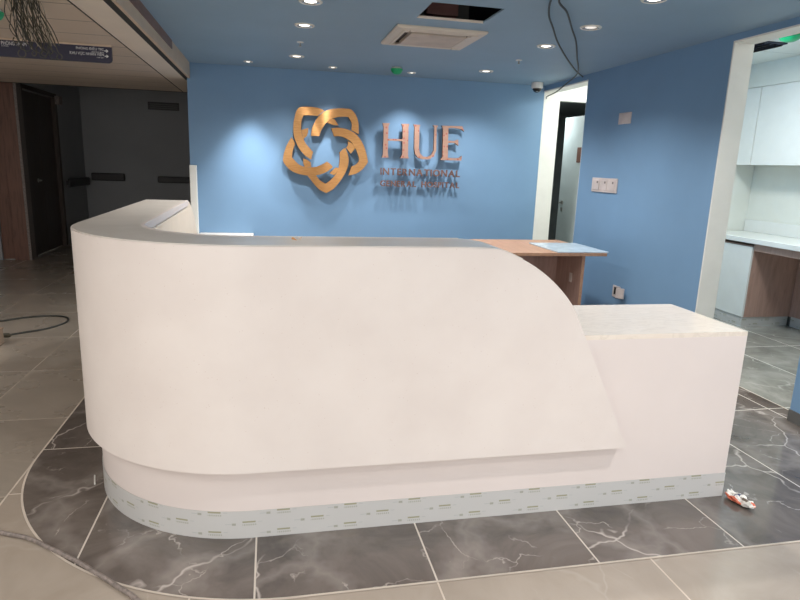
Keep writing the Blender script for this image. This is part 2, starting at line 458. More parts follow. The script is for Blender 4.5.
# base cabinet
t = thing('base_cabinet', 'white gloss base cabinet with brown side under the pantry worktop', 'cabinet', (5.03,5.6,0))
mbox('body', (4.755,PX,5.205,6.02,.10,.835), M_PWOOD, t)
for a, b in ((5.205,5.61), (5.614,6.02)):
    mbox('door', (4.732,4.753,a+.002,b-.002,.105,.825), M_LAMIN, t, bevel=.001)
mbox('plinth', (4.745,PX,5.215,6.02,0,.10), M_BASE, t)
def film_strip(name, path, h, parent, off=.0):
    bm = bmesh.new(); uvl = bm.loops.layers.uv.new('UVMap')
    u = [0]
    for a, b in zip(path, path[1:]): u.append(u[-1] + math.dist(a, b))
    th = .0015
    lo = [bm.verts.new((p[0], p[1], .001)) for p in path]; hi = [bm.verts.new((p[0], p[1], h)) for p in path]
    for i in range(len(path)-1):
        f = bm.faces.new((lo[i], lo[i+1], hi[i+1], hi[i]))
        for l, uvv in zip(f.loops, ((u[i],0), (u[i+1],0), (u[i+1],h), (u[i],h))): l[uvl].uv = uvv
    o = link_mesh(name, bm, M_FILM, parent)
    md = o.modifiers.new('thick', 'SOLIDIFY'); md.thickness = th; md.offset = 0
    return o
film_strip('protective_film', [(4.742,6.02),(4.742,5.212),(PX-.03,5.212)], .106, t)
# knee space back panel and far support
t = thing('knee_space_panel', 'brown back panel of the open knee space under pantry worktop', 'panel', (5.31,4.6,0))
mbox('board', (5.30,PX,4.0,5.195,.10,.86), M_PWOOD, t)
mbox('plinth', (5.304,PX,4.0,5.195,0,.10), M_BASE, t)
film_strip('protective_film', [(5.300,5.17),(5.300,4.0)], .106, t)
# worktop
t = thing('pantry_worktop', 'white pantry worktop with low upstand along the wall', 'worktop', (5.0,5.0,.86))
mbox('top', (4.705,PX,3.9,6.02,.862,.912), M_LAMIN, t, bevel=.004)
mbox('apron', (4.745,4.765,3.9,5.20,.79,.861), M_PWOOD, t)
mbox('upstand', (PX-.018,PX,3.9,6.02,.913,1.042), M_LAMIN, t, bevel=.002)
# ceiling diffuser and green cap in pantry
t = thing('ceiling_diffuser', 'dark open air diffuser slot in white pantry ceiling', 'vent', (4.3,5.0,HP))
mbox('frame', (4.16,4.44,4.86,5.27,HP-.012,HP+.0), M_VOID, t)
for i in range(4):
    bm = bmesh.new(); x = 4.20+i*.065; prism(bm, [(x,HP-.03),(x+.004,HP-.03),(x+.03,HP-.012),(x+.026,HP-.012)], 4.88, 5.25, 'y')
    link_mesh('louvre', bm, M_ACGAP, t)

def detector(x, y, z, label, r=.07):
    t = thing('smoke_detector', label, 'smoke detector', (x,y,z), 'smoke detectors under green dust caps')
    bm = bmesh.new(); lathe(bm, [(0,0),(r*.8,0),(r*.85,-.012),(r*.7,-.018),(0,-.018)], (x,y,z)); link_mesh('base', bm, M_TRIM, t, smooth=True)
    bm = bmesh.new(); lathe(bm, [(r,-.016),(r*.98,-.03),(r*.8,-.052),(r*.45,-.066),(0,-.07)], (x,y,z)); link_mesh('dust_cap', bm, M_GREEN, t, smooth=True)
detector(1.292, 6.50, H, 'green-capped smoke detector on blue ceiling near the lettering', .062)
detector(-1.625, 4.33, HL, 'green-capped smoke detector on the corridor ceiling at far left', .075)
detector(4.17, 4.55, HP, 'green-capped smoke detector on the white pantry ceiling', .085)

# ------------------------------------------------------------------ blue ceiling with an open hatch
ox0, ox1, oy0, oy1 = .990, 1.463, 3.921, 4.34
bm = bmesh.new()
for b in [(-.82,ox0,-1.2,YW), (ox1,XW,-1.2,YW), (ox0,ox1,-1.2,oy0), (ox0,ox1,oy1,YW)]:
    box(bm, b[0], b[1], b[2], b[3], H, H+.012)
tag(link_mesh('ceiling', bm, M_CEIL), kind='structure')
# thin pale edge of the hatch cut-out
slab('trim_6', [(ox0,ox1,oy1-.006,oy1,H-.002,H+.014)], M_BEIGEC)
slab('ceiling_void', [(.5,2.0,3.4,5.2,2.95,3.0), (.5,.52,3.4,5.2,H+.02,2.95), (1.98,2.0,3.4,5.2,H+.02,2.95), (.5,2.0,3.4,3.42,H+.02,2.95), (.5,2.0,5.18,5.2,H+.02,2.95)], M_VOID)
t = thing('duct_section', 'reddish duct section visible inside the open ceiling hatch', 'duct', (1.25,4.72,2.62))
mbox('duct', (1.12,1.36,4.60,5.0,2.58,2.80), M_DUCT, t, bevel=.01)
mbox('collar', (1.10,1.46,4.66,4.72,2.57,2.82), M_BASE, t, bevel=.004)
mbox('hanger', (1.15,1.17,4.8,4.82,2.80,2.95), M_BASE, t)

# ------------------------------------------------------------------ ceiling air conditioner cassette
t = thing('ceiling_cassette', 'square cream air conditioner cassette on blue ceiling beside dark hatch', 'air conditioner', (1.24,4.915,H))
ax0, ax1, ay0, ay1 = .905, 1.585, 4.565, 5.255; z1 = H-.022
bm = bmesh.new()
cx, cy = (ax0+ax1)/2, (ay0+ay1)/2
g0, g1 = .245, .285   # slot band (half sizes)
def ring(bm, o, i, zo, zi):
    A = [bm.verts.new((cx+a*o, cy+b*o, zo)) for a, b in ((-1,-1),(1,-1),(1,1),(-1,1))]
    B = [bm.verts.new((cx+a*i, cy+b*i, zi)) for a, b in ((-1,-1),(1,-1),(1,1),(-1,1))]
    for k in range(4): bm.faces.new((A[k], A[(k+1)%4], B[(k+1)%4], B[k]))
ring(bm, .34, .343, H, H-.010); ring(bm, .343, .332, H-.010, z1); ring(bm, .332, g1, z1, z1-.004); ring(bm, g1, g1, z1-.004, H-.003)
bmesh.ops.recalc_face_normals(bm, faces=bm.faces[:])
link_mesh('panel', bm, M_AC, t)
mbox('recess', (cx-g1,cx+g1,cy-g1,cy+g1,H-.006,H-.002), M_ACGAP, t)
mbox('grille', (cx-.215,cx+.215,cy-.215,cy+.215,z1-.012,H-.006), M_ACGRIL, t, bevel=.005)
for s, ax in ((-1,0),(1,0),(-1,1),(1,1)):
    u = .255
    if ax: b = (cx-.23,cx+.23, cy-.288, cy-.262, z1-.008, z1-.002) if s < 0 else (cx-.23,cx+.23, cy+.222, cy+.288, z1-.008, z1-.002)
    else:  b = (cx-.288, cx-.262, cy-.23,cy+.23, z1-.008, z1-.002) if s < 0 else (cx+.222, cx+.288, cy-.23,cy+.23, z1-.008, z1-.002)
    mbox('flap', b, M_AC, t, bevel=.002)
for a in (-1,1):
    for b in (-1,1):
        mbox('corner_cover', (cx+a*.262-.024,cx+a*.262+.024,cy+b*.262-.024,cy+b*.262+.024,z1-.010,H-.006), M_AC, t, bevel=.002)

# ------------------------------------------------------------------ recessed ceiling lights
def make_light(x, y, z, r, label, group, lens):
    t = thing('ceiling_downlight', label, 'downlight', (x,y,z), group)
    bm = bmesh.new(); lathe(bm, [(r,0),(r,-.004),(r*.93,-.009),(r*.80,-.009),(r*.76,-.004),(r*.76,0)], (x,y,z), 36)
    link_mesh('trim_ring', bm, M_TRIM, t, smooth=True)
    bm = bmesh.new(); lathe(bm, [(r*.78,-.007),(r*.62,-.002),(r*.5,-.0015)], (x,y,z), 36); link_mesh('reflector', bm, M_REFL, t, smooth=True)
    bm = bmesh.new(); lathe(bm, [(r*.52,-.002),(r*.4,-.005),(0,-.0065)], (x,y,z), 28); link_mesh('lens', bm, lens, t, smooth=True)
    return t
def spot(x, y, z, power, ang, blend=.6, col=(1,.93,.85), size=.04, aim=None):
    l = bpy.data.lights.new('downlight_beam', 'SPOT'); l.energy = power; l.spot_size = math.radians(ang)
    l.spot_blend = blend; l.color = col; l.shadow_soft_size = size
    o = bpy.data.objects.new('downlight_beam', l); o.location = (x, y, z-.03); COL.objects.link(o)
    if aim: o.rotation_euler = (Vector(aim)-Vector((x,y,z))).to_track_quat('-Z','Y').to_euler()
    return o
GB = 'large round downlights in the blue ceiling'
for x, y, lab in [(.262,4.16,'large downlight cut by top edge above the golden emblem'), (.262,4.86,'large downlight on left of blue ceiling, between tiny sprinkler and top edge'),
             (.262,6.24,'large downlight directly above the golden emblem near the wall'),
             (2.18,3.42,'large downlight at top edge of photo, right of hanging wires'), (2.2,4.18,'large pale downlight just right of the hanging wire loop'),
             (2.2,4.90,'large downlight left of the hanging wire loop'), (2.2,6.33,'large downlight nearest the dome camera')]:
    make_light(x, y, H, .075, lab, GB, M_LENS if y not in (4.18,) else M_LENSO)
GS = 'small wall washing downlights along the blue wall'
for x, lab in [(-.205,'small downlight at left end above the bright wall scallop'), (.66,'small bright downlight above right side of golden emblem'), (1.51,'small bright downlight between green detector and air conditioner')]:
    make_light(x, 6.77, H, .047, lab, GS, M_LENS)
# tiny sprinklers
def sprinkler(x, y, label):
    t = thing('sprinkler_head', label, 'sprinkler', (x,y,H), 'small ceiling sprinklers')
    bm = bmesh.new(); lathe(bm, [(.03,.002),(.028,-.005),(.012,-.008),(0,-.008)], (x,y,H), 20); link_mesh('escutcheon', bm, M_TRIM, t, smooth=True)
    bm = bmesh.new(); lathe(bm, [(.006,-.006),(.006,-.028),(.014,-.032),(.014,-.035),(0,-.035)], (x,y,H), 12); link_mesh('nozzle', bm, M_METAL, t, smooth=True)
sprinkler(.262, 5.53, 'tiny sprinkler head between two large downlights above the emblem')
sprinkler(2.256, 5.594, 'tiny sprinkler head left of the hanging wires near the dome camera')

# dome camera
t = thing('dome_camera', 'white dome security camera in the ceiling corner above the passage opening', 'security camera', (3.02,6.88,H))
bm = bmesh.new(); lathe(bm, [(0,0),(.062,0),(.066,-.01),(.066,-.055),(.058,-.066),(.048,-.068)], (3.02,6.88,H), 32); link_mesh('housing', bm, M_CAM, t, smooth=True)
bm = bmesh.new(); lathe(bm, [(.052,-.064),(.048,-.082),(.034,-.1),(.016,-.11),(0,-.112)], (3.02,6.88,H), 28); link_mesh('dome', bm, M_DOME, t, smooth=True)
bm = bmesh.new(); lathe(bm, [(.012,0),(.014,-.006),(0,-.007)], (3.008,6.845,H-.098), 14); link_mesh('lens', bm, M_METAL, t, smooth=True)

# ------------------------------------------------------------------ corridor on the left: lower ceiling
struct('ceiling_corridor', (-6,-1.085,-1.2,8.6,HL,HL+.08), M_STRIPS)
struct('trim_7', (-1.087,-1.076,-1.2,8.6,HL-.001,HL+.05), M_SLOT)
struct('ceiling_corridor', (-1.078,-.885,-1.2,8.6,HL,HL+.08), M_BEIGEC)
struct('trim_8', (-.8845,-.8405,-1.2,YW+.16,HL-.0006,HL+.07), M_SLOT)
struct('trim_9', (-.840,-.818,-1.2,YW,HL,H+.012), M_FASC)
struct('trim_10', (-.8185,-.812,-1.2,5.88,HL+.085,H-.0005), M_BROWN)
# far part of the corridor
struct('trim_11', (-6,-.85,8.6,8.66,HL+.0,2.72), M_SLOT)
struct('ceiling_corridor', (-6,-.85,8.66,12.7,2.70,2.76), M_DARKW)
struct('wall_far', (-6,-.69,12.5,12.62,0,2.76), M_DARKW)
struct('wall_corridor_right', (-.85,-.69,YW+.16,12.5,0,2.76), M_DARKW)
struct('wall_corridor_left', (-3.5,-3.36,11.2,12.5,0,2.76), M_DARKW)
slab('wall_corridor_left', [(-3.5,-3.36,9.56,11.2,2.44,2.76), (-6,-3.72,9.5,9.62,0,2.76), (-3.72,-3.35,9.5,9.62,2.43,2.76)], M_DARKW)
struct('wall_left', (-6.1,-6,-1.2,9.62,0,2.6), M_DARKW)
# wood lined pier and door recess
d = thing('door_2', None, None, (-3.36,10.4,0)); tag(d, kind='structure')
mbox('door_leaf', (-3.44,-3.40,9.75,10.40,.01,2.36), M_WOODD2, d, bevel=.003)
mbox('door_leaf', (-3.44,-3.40,10.405,11.05,.01,2.36), M_WOODD2, d, bevel=.003)
bm = bmesh.new()
for b in [(-3.46,-3.345,9.66,9.745,0,2.43),(-3.46,-3.345,11.06,11.15,0,2.43),(-3.46,-3.345,9.66,11.15,2.37,2.43)]: box(bm, *b)
link_mesh('door_frame', bm, M_WOODD2, d)
bm = bmesh.new(); tube(bm, [(-3.40,10.18,1.1),(-3.35,10.18,1.1),(-3.345,10.1,1.1)], .011); lathe(bm, [(0,0),(.03,0),(.03,.008),(0,.008)], (-3.398,10.18,1.1), 14, 'x')
link_mesh('door_handle', bm, M_METAL, d, smooth=True)
d = thing('door_3', None, None, (-3.62,9.52,0)); tag(d, kind='structure')
mbox('door_leaf', (-4.6,-3.56,9.54,9.58,.01,2.42), M_WOODD, d)
mbox('door_frame', (-3.555,-3.37,9.49,9.66,0,2.43), M_WOODD, d, bevel=.004)
mbox('edge_strip', (-3.37,-3.335,9.485,9.66,0,2.42), M_HOSE, d, bevel=.003)
def rail(name, b, label):
    t = thing(name, label, 'handrail', ((b[0]+b[1])/2,(b[2]+b[3])/2,(b[4]+b[5])/2), 'dark corridor handrails')
    mbox('rail', b, M_HAND, t, bevel=.02, )
    if b[1]-b[0] > b[3]-b[2]: sp = [(x-.02, x+.02, b[3]-.005, 12.501, b[4]+.04, b[5]-.04) for x in (b[0]+.12, b[1]-.12)]
    else: sp = [(-3.361, b[0]+.005, y-.02, y+.02, b[4]+.04, b[5]-.04) for y in (b[2]+.12, b[3]-.12)]
    for q in sp: mbox('bracket', q, M_HAND, t)
rail('wall_handrail', (-3.31,-3.27,11.25,12.44,.95,1.10), 'dark handrail on left corridor wall leading to the far wall')
rail('wall_handrail', (-3.24,-2.66,12.40,12.44,1.04,1.18), 'short dark handrail at left of the far corridor wall')
rail('wall_handrail', (-2.08,-.95,12.40,12.44,1.03,1.15), 'dark handrail at right of the far corridor wall beside white post')
t = thing('door_closer', 'small pale door closer at top corner of dark corridor door', 'door closer', (-3.33,11.15,2.3))
mbox('closer_body', (-3.345,-3.28,11.06,11.22,2.27,2.40), M_HOSE, t, bevel=.006)
t = thing('wall_vent', 'dim rectangular vent high on the far corridor wall', 'vent', (-1.9,12.49,2.42))
mbox('frame', (-2.2,-1.65,12.485,12.50,2.36,2.50), M_HAND, t)
for i in range(3): mbox('slat', (-2.17,-1.68,12.478,12.486,2.385+i*.035,2.40+i*.035), M_BASE, t)

M_CABTOP = simple('low_cabinet_white', (176,174,168), .5, var=.02)
M_INNER = simple('warm_white_panel', (240,224,202), .45, var=.015)
# white post at end of blue wall and white low cabinet
t = thing('white_post', 'narrow white post against left end of the blue wall', 'post', (-.815,7.07,0))
mbox('post', (-.852,-.780,7.045,7.112,.015,1.43), M_WHITE, t, bevel=.004)
mbox('foot', (-.858,-.774,7.04,7.115,0.0013,.015), M_WHITE, t)
t = thing('low_cabinet', 'low white cabinet against blue wall, only its top seen behind counter', 'cabinet', (-.47,6.95,0))
mbox('body', (-.765,-.195,6.82,7.112,.06,.668), M_WHITE, t)
mbox('top', (-.77,-.186,6.80,7.112,.669,.695), M_CABTOP, t, bevel=.003)
mbox('plinth', (-.75,-.21,6.85,7.112,.0013,.06), M_BASE, t)
for a in (-.762,-.478): mbox('door', (a,a+.28,6.802,6.819,.065,.664), M_WHITE, t, bevel=.002)

# ------------------------------------------------------------------ hanging sign
SY = 5.38
t = thing('hanging_sign', 'long navy direction sign with white lettering hanging from the corridor ceiling', 'sign', (-1.75,SY,HL))
x0, x1, zb, zt = -2.45, -1.19, 2.20, 2.318
pts = [(x0,zt),(x0,zb),(x1-.03,zb)] + [(x1-.03+.03*math.sin(a), zb+.03-.03*math.cos(a)) for a in (.4,.8,1.2)] + [(x1,zb+.03),(x1,zt)]
bm = bmesh.new(); prism(bm, pts, SY-.012, SY+.012); link_mesh('panel', bm, M_NAVY, t)
mbox('rail', (x0,x1+.003,SY-.016,SY+.016,zt,HL), M_RAIL, t, bevel=.002)
def text_mesh(s, size, depth, off=0):
    cu = bpy.data.curves.new('txt', 'FONT'); cu.body = s; cu.size = size; cu.extrude = depth/2; cu.offset = off; cu.resolution_u = 4
    ob = bpy.data.objects.new('txt', cu); COL.objects.link(ob)
    dg = bpy.context.evaluated_depsgraph_get(); dg.update()
    me = bpy.data.meshes.new_from_object(ob.evaluated_get(dg)); bpy.data.objects.remove(ob); return me
def put_text(name, s, x, z, y, width, height, depth, mat, parent, off=0):
    me = text_mesh(s, 1, 1, off)
    xs = [v.co.x for v in me.vertices]; ys = [v.co.y for v in me.vertices]
    a, b, c, e = min(xs), max(xs), min(ys), max(ys); base = wloc(parent)
    w = width if width else (b-a)*height/(e-c)
    for v in me.vertices:
        X = x + (v.co.x-a)/(b-a)*w; Z = z + (v.co.y-c)/(e-c)*height; Y = y - v.co.z*depth
        v.co = Vector((X, Y, Z)) - base
    me.materials.append(mat); me.name = name
    o = bpy.data.objects.new(name, me); o.parent = parent; COL.objects.link(o); return o
yf = SY-.0125
put_text('lettering', 'PHÒNG ĐIỀU TRỊ', -1.442, 2.283, yf, .195, .033, .001, M_SIGNW, t)
put_text('lettering', 'TREATMENT ROOM', -1.33, 2.272, yf, .083, .007, .001, M_SIGNW, t)
put_text('lettering', 'KHU VỰC NHÂN VIÊN', -1.489, 2.243, yf, .242, .033, .001, M_SIGNW, t)
put_text('lettering', 'STAFF ONLY', -1.30, 2.233, yf, .053, .007, .001, M_SIGNW, t)
put_text('lettering', 'PHÒNG KHÁM', -1.957, 2.283, yf, .17, .033, .001, M_SIGNW, t)
put_text('lettering', 'CLINIC', -1.957, 2.272, yf, .05, .007, .001, M_SIGNW, t)
for z in (2.288, 2.249):
    bm = bmesh.new(); a = -1.212
    prism(bm, [(a,z),(a-.014,z+.012),(a-.019,z+.009),(a-.0125,z+.0035),(a-.030,z+.0035),(a-.030,z-.0035),(a-.0125,z-.0035),(a-.019,z-.009),(a-.014,z-.012)], yf-.001, yf)
    link_mesh('arrow', bm, M_SIGNW, t)

# bundle of loose cables dropping from the corridor ceiling
t = thing('cable_bundle', 'tangled bundle of dark thin cables dropping in front of the navy sign', 'cables', (-1.38,4.15,HL))
rnd = random.Random(3)
for i in range(44):
    f = i/43
    xa = -1.455+.16*f+rnd.uniform(-.01,.01); xb = -1.42+.20*f+rnd.uniform(-.035,.03); yy = 4.0+rnd.uniform(-.05,.05); xa *= .965; xb *= .965
    zb = 2.108-.035*f+rnd.uniform(-.03,.03)
    P = [(xa,yy,HL+.01)]
    for k in range(1,6):
        u = k/6; P.append((xa+(xb-xa)*u**1.5+.016*math.sin(4*u+i)*(1 if i%2 else -1), yy+rnd.uniform(-.012,.012), HL+(zb-HL)*u))
    P.append((xb,yy,zb))
    if i % 4 == 0:    # a curled end
        r = rnd.uniform(.012,.022); 
        for k in range(1,8): P.append((xb+r*math.sin(k*.8), yy+.003*k, zb-.004-r+r*math.cos(k*.8)))
    bm = bmesh.new(); tube(bm, catmull(P,4), .0028, 5); link_mesh('cable', bm, M_WIREL if (i%5==2 and i%4) else (M_WIREG if i%3 else M_WIRE), t, smooth=True)

# two wires looping under the blue ceiling on the right
bm = bmesh.new()
tube(bm, catmull([(1.50,3.2,2.484),(1.591,3.528,2.460),(1.732,3.851,2.458),(1.9,4.144,2.455),(2.153,4.586,2.455),(2.525,5.172,2.455),(2.93,5.78,2.46),(3.215,6.18,2.475)], 8), .0065, 8)
tag(link_mesh('hanging_wire', bm, M_WIRE, loc=(2.2,4.6,2.46), smooth=True), 'dark wire hanging under blue ceiling, ending at wall top right of crossing', 'wire', 'dark wires sagging under the blue ceiling')
bm = bmesh.new()
tube(bm, catmull([(1.55,3.2,2.484),(1.634,3.513,2.46),(1.801,3.744,2.458),(2.031,4.125,2.455),(2.242,4.47,2.450),(2.53,5.0,2.445),(2.98,5.85,2.45),(3.195,6.52,2.44),(3.205,6.756,2.386),(3.212,7.013,2.357),(3.25,7.10,2.345)], 8), .0065, 8)
tag(link_mesh('hanging_wire', bm, M_WIRE, loc=(2.4,4.9,2.45), smooth=True), 'dark wire curling down over top of the white passage opening', 'wire', 'dark wires sagging under the blue ceiling')

# ------------------------------------------------------------------ emblem and lettering on blue wall
SHP = {
'S1':[(0.594,2.066),(0.539,2.088),(0.475,2.098),(0.394,2.098),(0.331,2.091),(0.294,2.054),(0.273,1.986),(0.258,1.897),(0.261,1.8),(0.285,1.721),(0.321,1.651),(0.385,1.577),(0.455,1.533),(0.463,1.575),(0.474,1.617),(0.422,1.673),(0.385,1.722),(0.359,1.778),(0.345,1.839),(0.343,1.901),(0.349,1.955),(0.37,2.005),(0.421,2.009),(0.476,2.009),(0.523,2.006)],
'S2':[(0.451,1.789),(0.458,1.853),(0.485,1.926),(0.534,2.003),(0.594,2.055),(0.668,2.085),(0.751,2.099),(0.834,2.101),(0.89,2.095),(0.928,2.063),(0.957,2.02),(0.977,1.958),(0.982,1.886),(0.983,1.83),(0.951,1.849),(0.899,1.873),(0.906,1.928),(0.892,1.972),(0.863,2.012),(0.807,2.013),(0.733,2.002),(0.669,1.977),(0.614,1.932),(0.577,1.88),(0.555,1.836),(0.543,1.793)],
'S3':[(0.675,1.881),(0.744,1.892),(0.828,1.885),(0.913,1.856),(0.98,1.805),(1.029,1.737),(1.063,1.662),(1.084,1.589),(1.097,1.53),(1.072,1.492),(1.026,1.438),(0.959,1.395),(0.874,1.372),(0.892,1.425),(0.91,1.475),(0.952,1.492),(0.986,1.526),(0.996,1.558),(0.974,1.622),(0.94,1.694),(0.886,1.755),(0.82,1.789),(0.764,1.801),(0.708,1.796)],
'S4':[(0.835,1.675),(0.86,1.617),(0.875,1.544),(0.863,1.461),(0.826,1.376),(0.765,1.285),(0.701,1.214),(0.626,1.169),(0.554,1.201),(0.497,1.255),(0.45,1.313),(0.413,1.354),(0.46,1.359),(0.508,1.363),(0.553,1.309),(0.619,1.272),(0.675,1.316),(0.731,1.382),(0.763,1.457),(0.773,1.541),(0.772,1.623),(0.803,1.655)],
'S5':[(0.239,1.769),(0.194,1.696),(0.163,1.618),(0.144,1.536),(0.155,1.486),(0.211,1.421),(0.284,1.381),(0.367,1.362),(0.46,1.357),(0.553,1.373),(0.637,1.411),(0.698,1.461),(0.664,1.496),(0.63,1.517),(0.571,1.482),(0.496,1.454),(0.404,1.451),(0.321,1.474),(0.242,1.549),(0.248,1.612),(0.266,1.667),(0.276,1.699),(0.257,1.738)],
'T1':[(0.345,1.848),(0.385,1.864),(0.421,1.873),(0.418,1.825),(0.407,1.789),(0.367,1.751)],
'T2':[(0.628,1.942),(0.669,1.979),(0.706,1.986),(0.734,1.947),(0.757,1.917),(0.697,1.918)],
'T3':[(0.864,1.749),(0.906,1.732),(0.954,1.685),(0.926,1.647),(0.898,1.615),(0.865,1.654),(0.846,1.675),(0.865,1.709)],
'T4':[(0.77,1.452),(0.75,1.411),(0.713,1.369),(0.661,1.39),(0.699,1.428),(0.73,1.456)],
'T5':[(0.367,1.544),(0.413,1.528),(0.45,1.502),(0.456,1.453),(0.385,1.45),(0.367,1.49)],
'H':[(1.255,1.965),(1.336,1.968),(1.322,1.934),(1.322,1.798),(1.49,1.799),(1.487,1.941),(1.472,1.968),(1.565,1.97),(1.555,1.931),(1.561,1.625),(1.571,1.587),(1.472,1.587),(1.493,1.636),(1.49,1.777),(1.323,1.777),(1.324,1.63),(1.334,1.587),(1.256,1.586),(1.268,1.628),(1.268,1.917)],
'U':[(1.615,1.968),(1.692,1.967),(1.684,1.937),(1.688,1.7),(1.702,1.651),(1.741,1.615),(1.794,1.611),(1.838,1.633),(1.865,1.686),(1.862,1.945),(1.846,1.969),(1.902,1.969),(1.889,1.939),(1.895,1.687),(1.871,1.622),(1.81,1.585),(1.735,1.584),(1.675,1.601),(1.643,1.642),(1.632,1.698),(1.628,1.934)],
'E':[(1.949,1.97),(2.197,1.974),(2.222,1.916),(2.184,1.941),(2.108,1.951),(2.029,1.947),(2.032,1.805),(2.104,1.803),(2.153,1.822),(2.161,1.753),(2.117,1.782),(2.034,1.782),(2.04,1.612),(2.127,1.609),(2.18,1.615),(2.211,1.638),(2.205,1.585),(1.95,1.583),(1.974,1.619),(1.965,1.936)]}
t = thing('wall_emblem', 'golden emblem of five interlaced loops mounted on the blue wall', 'emblem', (.62,YW,1.64))
for k in ('S1','S2','S3','S4','S5','T1','T2','T3','T4','T5'):
    bm = bmesh.new(); P = smooth_poly(SHP[k], 34) if k[0] == 'S' else SHP[k]
    yo = 7.03 if k[0] == 'S' else 7.036
    # slightly crowned face: front ring inset
    prism(bm, P, yo, 7.075, 'y', 0, 1)
    link_mesh('loop_band' if k[0] == 'S' else 'band_crossing', bm, [M_GOLD, M_GOLDSIDE], t)
for (x,z) in [(.31,1.95),(.32,1.80),(.93,1.98),(.70,2.05),(1.03,1.53),(.95,1.43),(.62,1.21),(.81,1.5),(.20,1.55),(.45,1.40)]:
    bm = bmesh.new(); lathe(bm, [(.008,0),(.008,.045)], (x,7.074,z), 8, 'y'); link_mesh('stand_off', bm, M_BASE, t)
t = thing('wall_lettering', 'large copper letters HUE standing off the blue wall', 'lettering', (1.74,YW,1.58))
for k in 'HUE':
    bm = bmesh.new(); prism(bm, SHP[k], 7.03, 7.07, 'y', 0, 1); link_mesh('letter', bm, [M_COPPER, M_GOLDSIDE], t)
for (x,z) in [(1.295,1.9),(1.295,1.65),(1.525,1.9),(1.525,1.65),(1.655,1.9),(1.8,1.598),(1.88,1.9),(2.0,1.9),(2.0,1.65),(2.15,1.6)]: bm = bmesh.new(); lathe(bm, [(.006,0),(.006,.05)], (x,7.068,z), 8, 'y'); link_mesh('stand_off', bm, M_BASE, t)
def word(name, s, label, x0, x1, z0, h, depth):
    t = thing('wall_lettering', label, 'lettering', ((x0+x1)/2,YW,z0))
    ws = []
    for ch in s:
        if ch == ' ': ws.append(.55); continue
        me = text_mesh(ch, 1, 1); xs = [v.co.x for v in me.vertices]; ys = [v.co.y for v in me.vertices]
        ws.append((max(xs)-min(xs))/.73)
    gap = .20; tot = sum(ws)+gap*(len(s)-1); k = (x1-x0)/tot; x = x0
    for ch, w in zip(s, ws):
        if ch != ' ': put_text('letter', ch, x, z0, 7.06, w*k, h, depth, M_COPPER2, t, .018)
        x += (w+gap)*k
word('w', 'INTERNATIONAL', 'small copper letters INTERNATIONAL below HUE on blue wall', 1.25, 2.203, 1.392, .078, .03)
word('w', 'GENERAL HOSPITAL', 'small copper letters GENERAL HOSPITAL, bottom row on blue wall', 1.25, 2.203, 1.263, .066, .03)

# ------------------------------------------------------------------ switches and sockets on right blue wall
t = thing('wall_plate', 'blank pale square plate high on right blue wall', 'wall plate', (XW,5.30,2.0))
mbox('plate', (XW-.012,XW,5.20,5.395,1.95,2.052), M_PLATE, t, bevel=.003)
mbox('cover', (XW-.016,XW-.012,5.22,5.375,1.962,2.040), M_PLATE, t, bevel=.002)
t = thing('switch_plate', 'pale three gang light switch plate on right blue wall', 'light switch', (XW,5.53,1.38))
mbox('plate', (XW-.014,XW,5.305,5.765,1.315,1.452), M_PLATE, t, bevel=.003)
for i in range(3):
    y = 5.33+i*.143; mbox('rocker', (XW-.020,XW-.0141,y,y+.125,1.335,1.432), M_PLATE, t, bevel=.003)
    mbox('rocker_mark', (XW-.021,XW-.0201,y+.02,y+.045,1.40,1.42), M_PLATEL, t)
t = thing('wall_socket', 'low wall socket with its pale cover hanging half open', 'socket', (XW,5.06,.40))
mbox('back_box', (XW-.006,XW,5.06,5.185,.345,.455), M_PLATE, t)
mbox('opening', (XW-.0075,XW-.0061,5.10,5.16,.37,.44), M_GAP, t)
bm = bmesh.new(); prism(bm, [(4.95,.365),(5.075,.350),(5.075,.445),(4.95,.462)], XW-.040, XW-.028, 'x')
link_mesh('cover', bm, M_PLATE, t, bevel=.002)
bm = bmesh.new(); tube(bm, [(XW-.03,5.03,.40),(XW-.015,5.05,.40),(XW-.001,5.07,.40)], .006); link_mesh('wire', bm, M_WIRE, t)

# ------------------------------------------------------------------ oak table behind the counter
t = thing('wooden_desk', 'light oak desk with brown side panel standing behind the low counter', 'desk', (2.3,5.35,0))
mbox('top', (1.35,2.948,4.90,5.86,.772,.80), M_WOOD, t, bevel=.0015)
mbox('side_panel', (2.742,2.772,4.965,5.80,.002,.771), M_WOODP, t, bevel=.001)
mbox('edge_band', (2.742,2.772,4.962,4.9645,.002,.771), M_WOOD, t)
mbox('side_panel', (1.40,1.43,4.965,5.80,.002,.771), M_WOODP, t, bevel=.001)
mbox('modesty_panel', (1.4305,2.7415,5.44,5.46,.18,.771), M_WOODP, t)
mbox('cable_outlet', (2.739,2.7418,5.115,5.165,.495,.58), M_PLATE, t, bevel=.001)
t = tag(mbox('plastic_sheet', (2.47,2.965,4.905,5.53,.8005,.812), M_SHEET, bevel=.002, loc=(2.7,5.2,.8005)), 'pale blue sheet lying on the right end of oak desk', 'sheet')

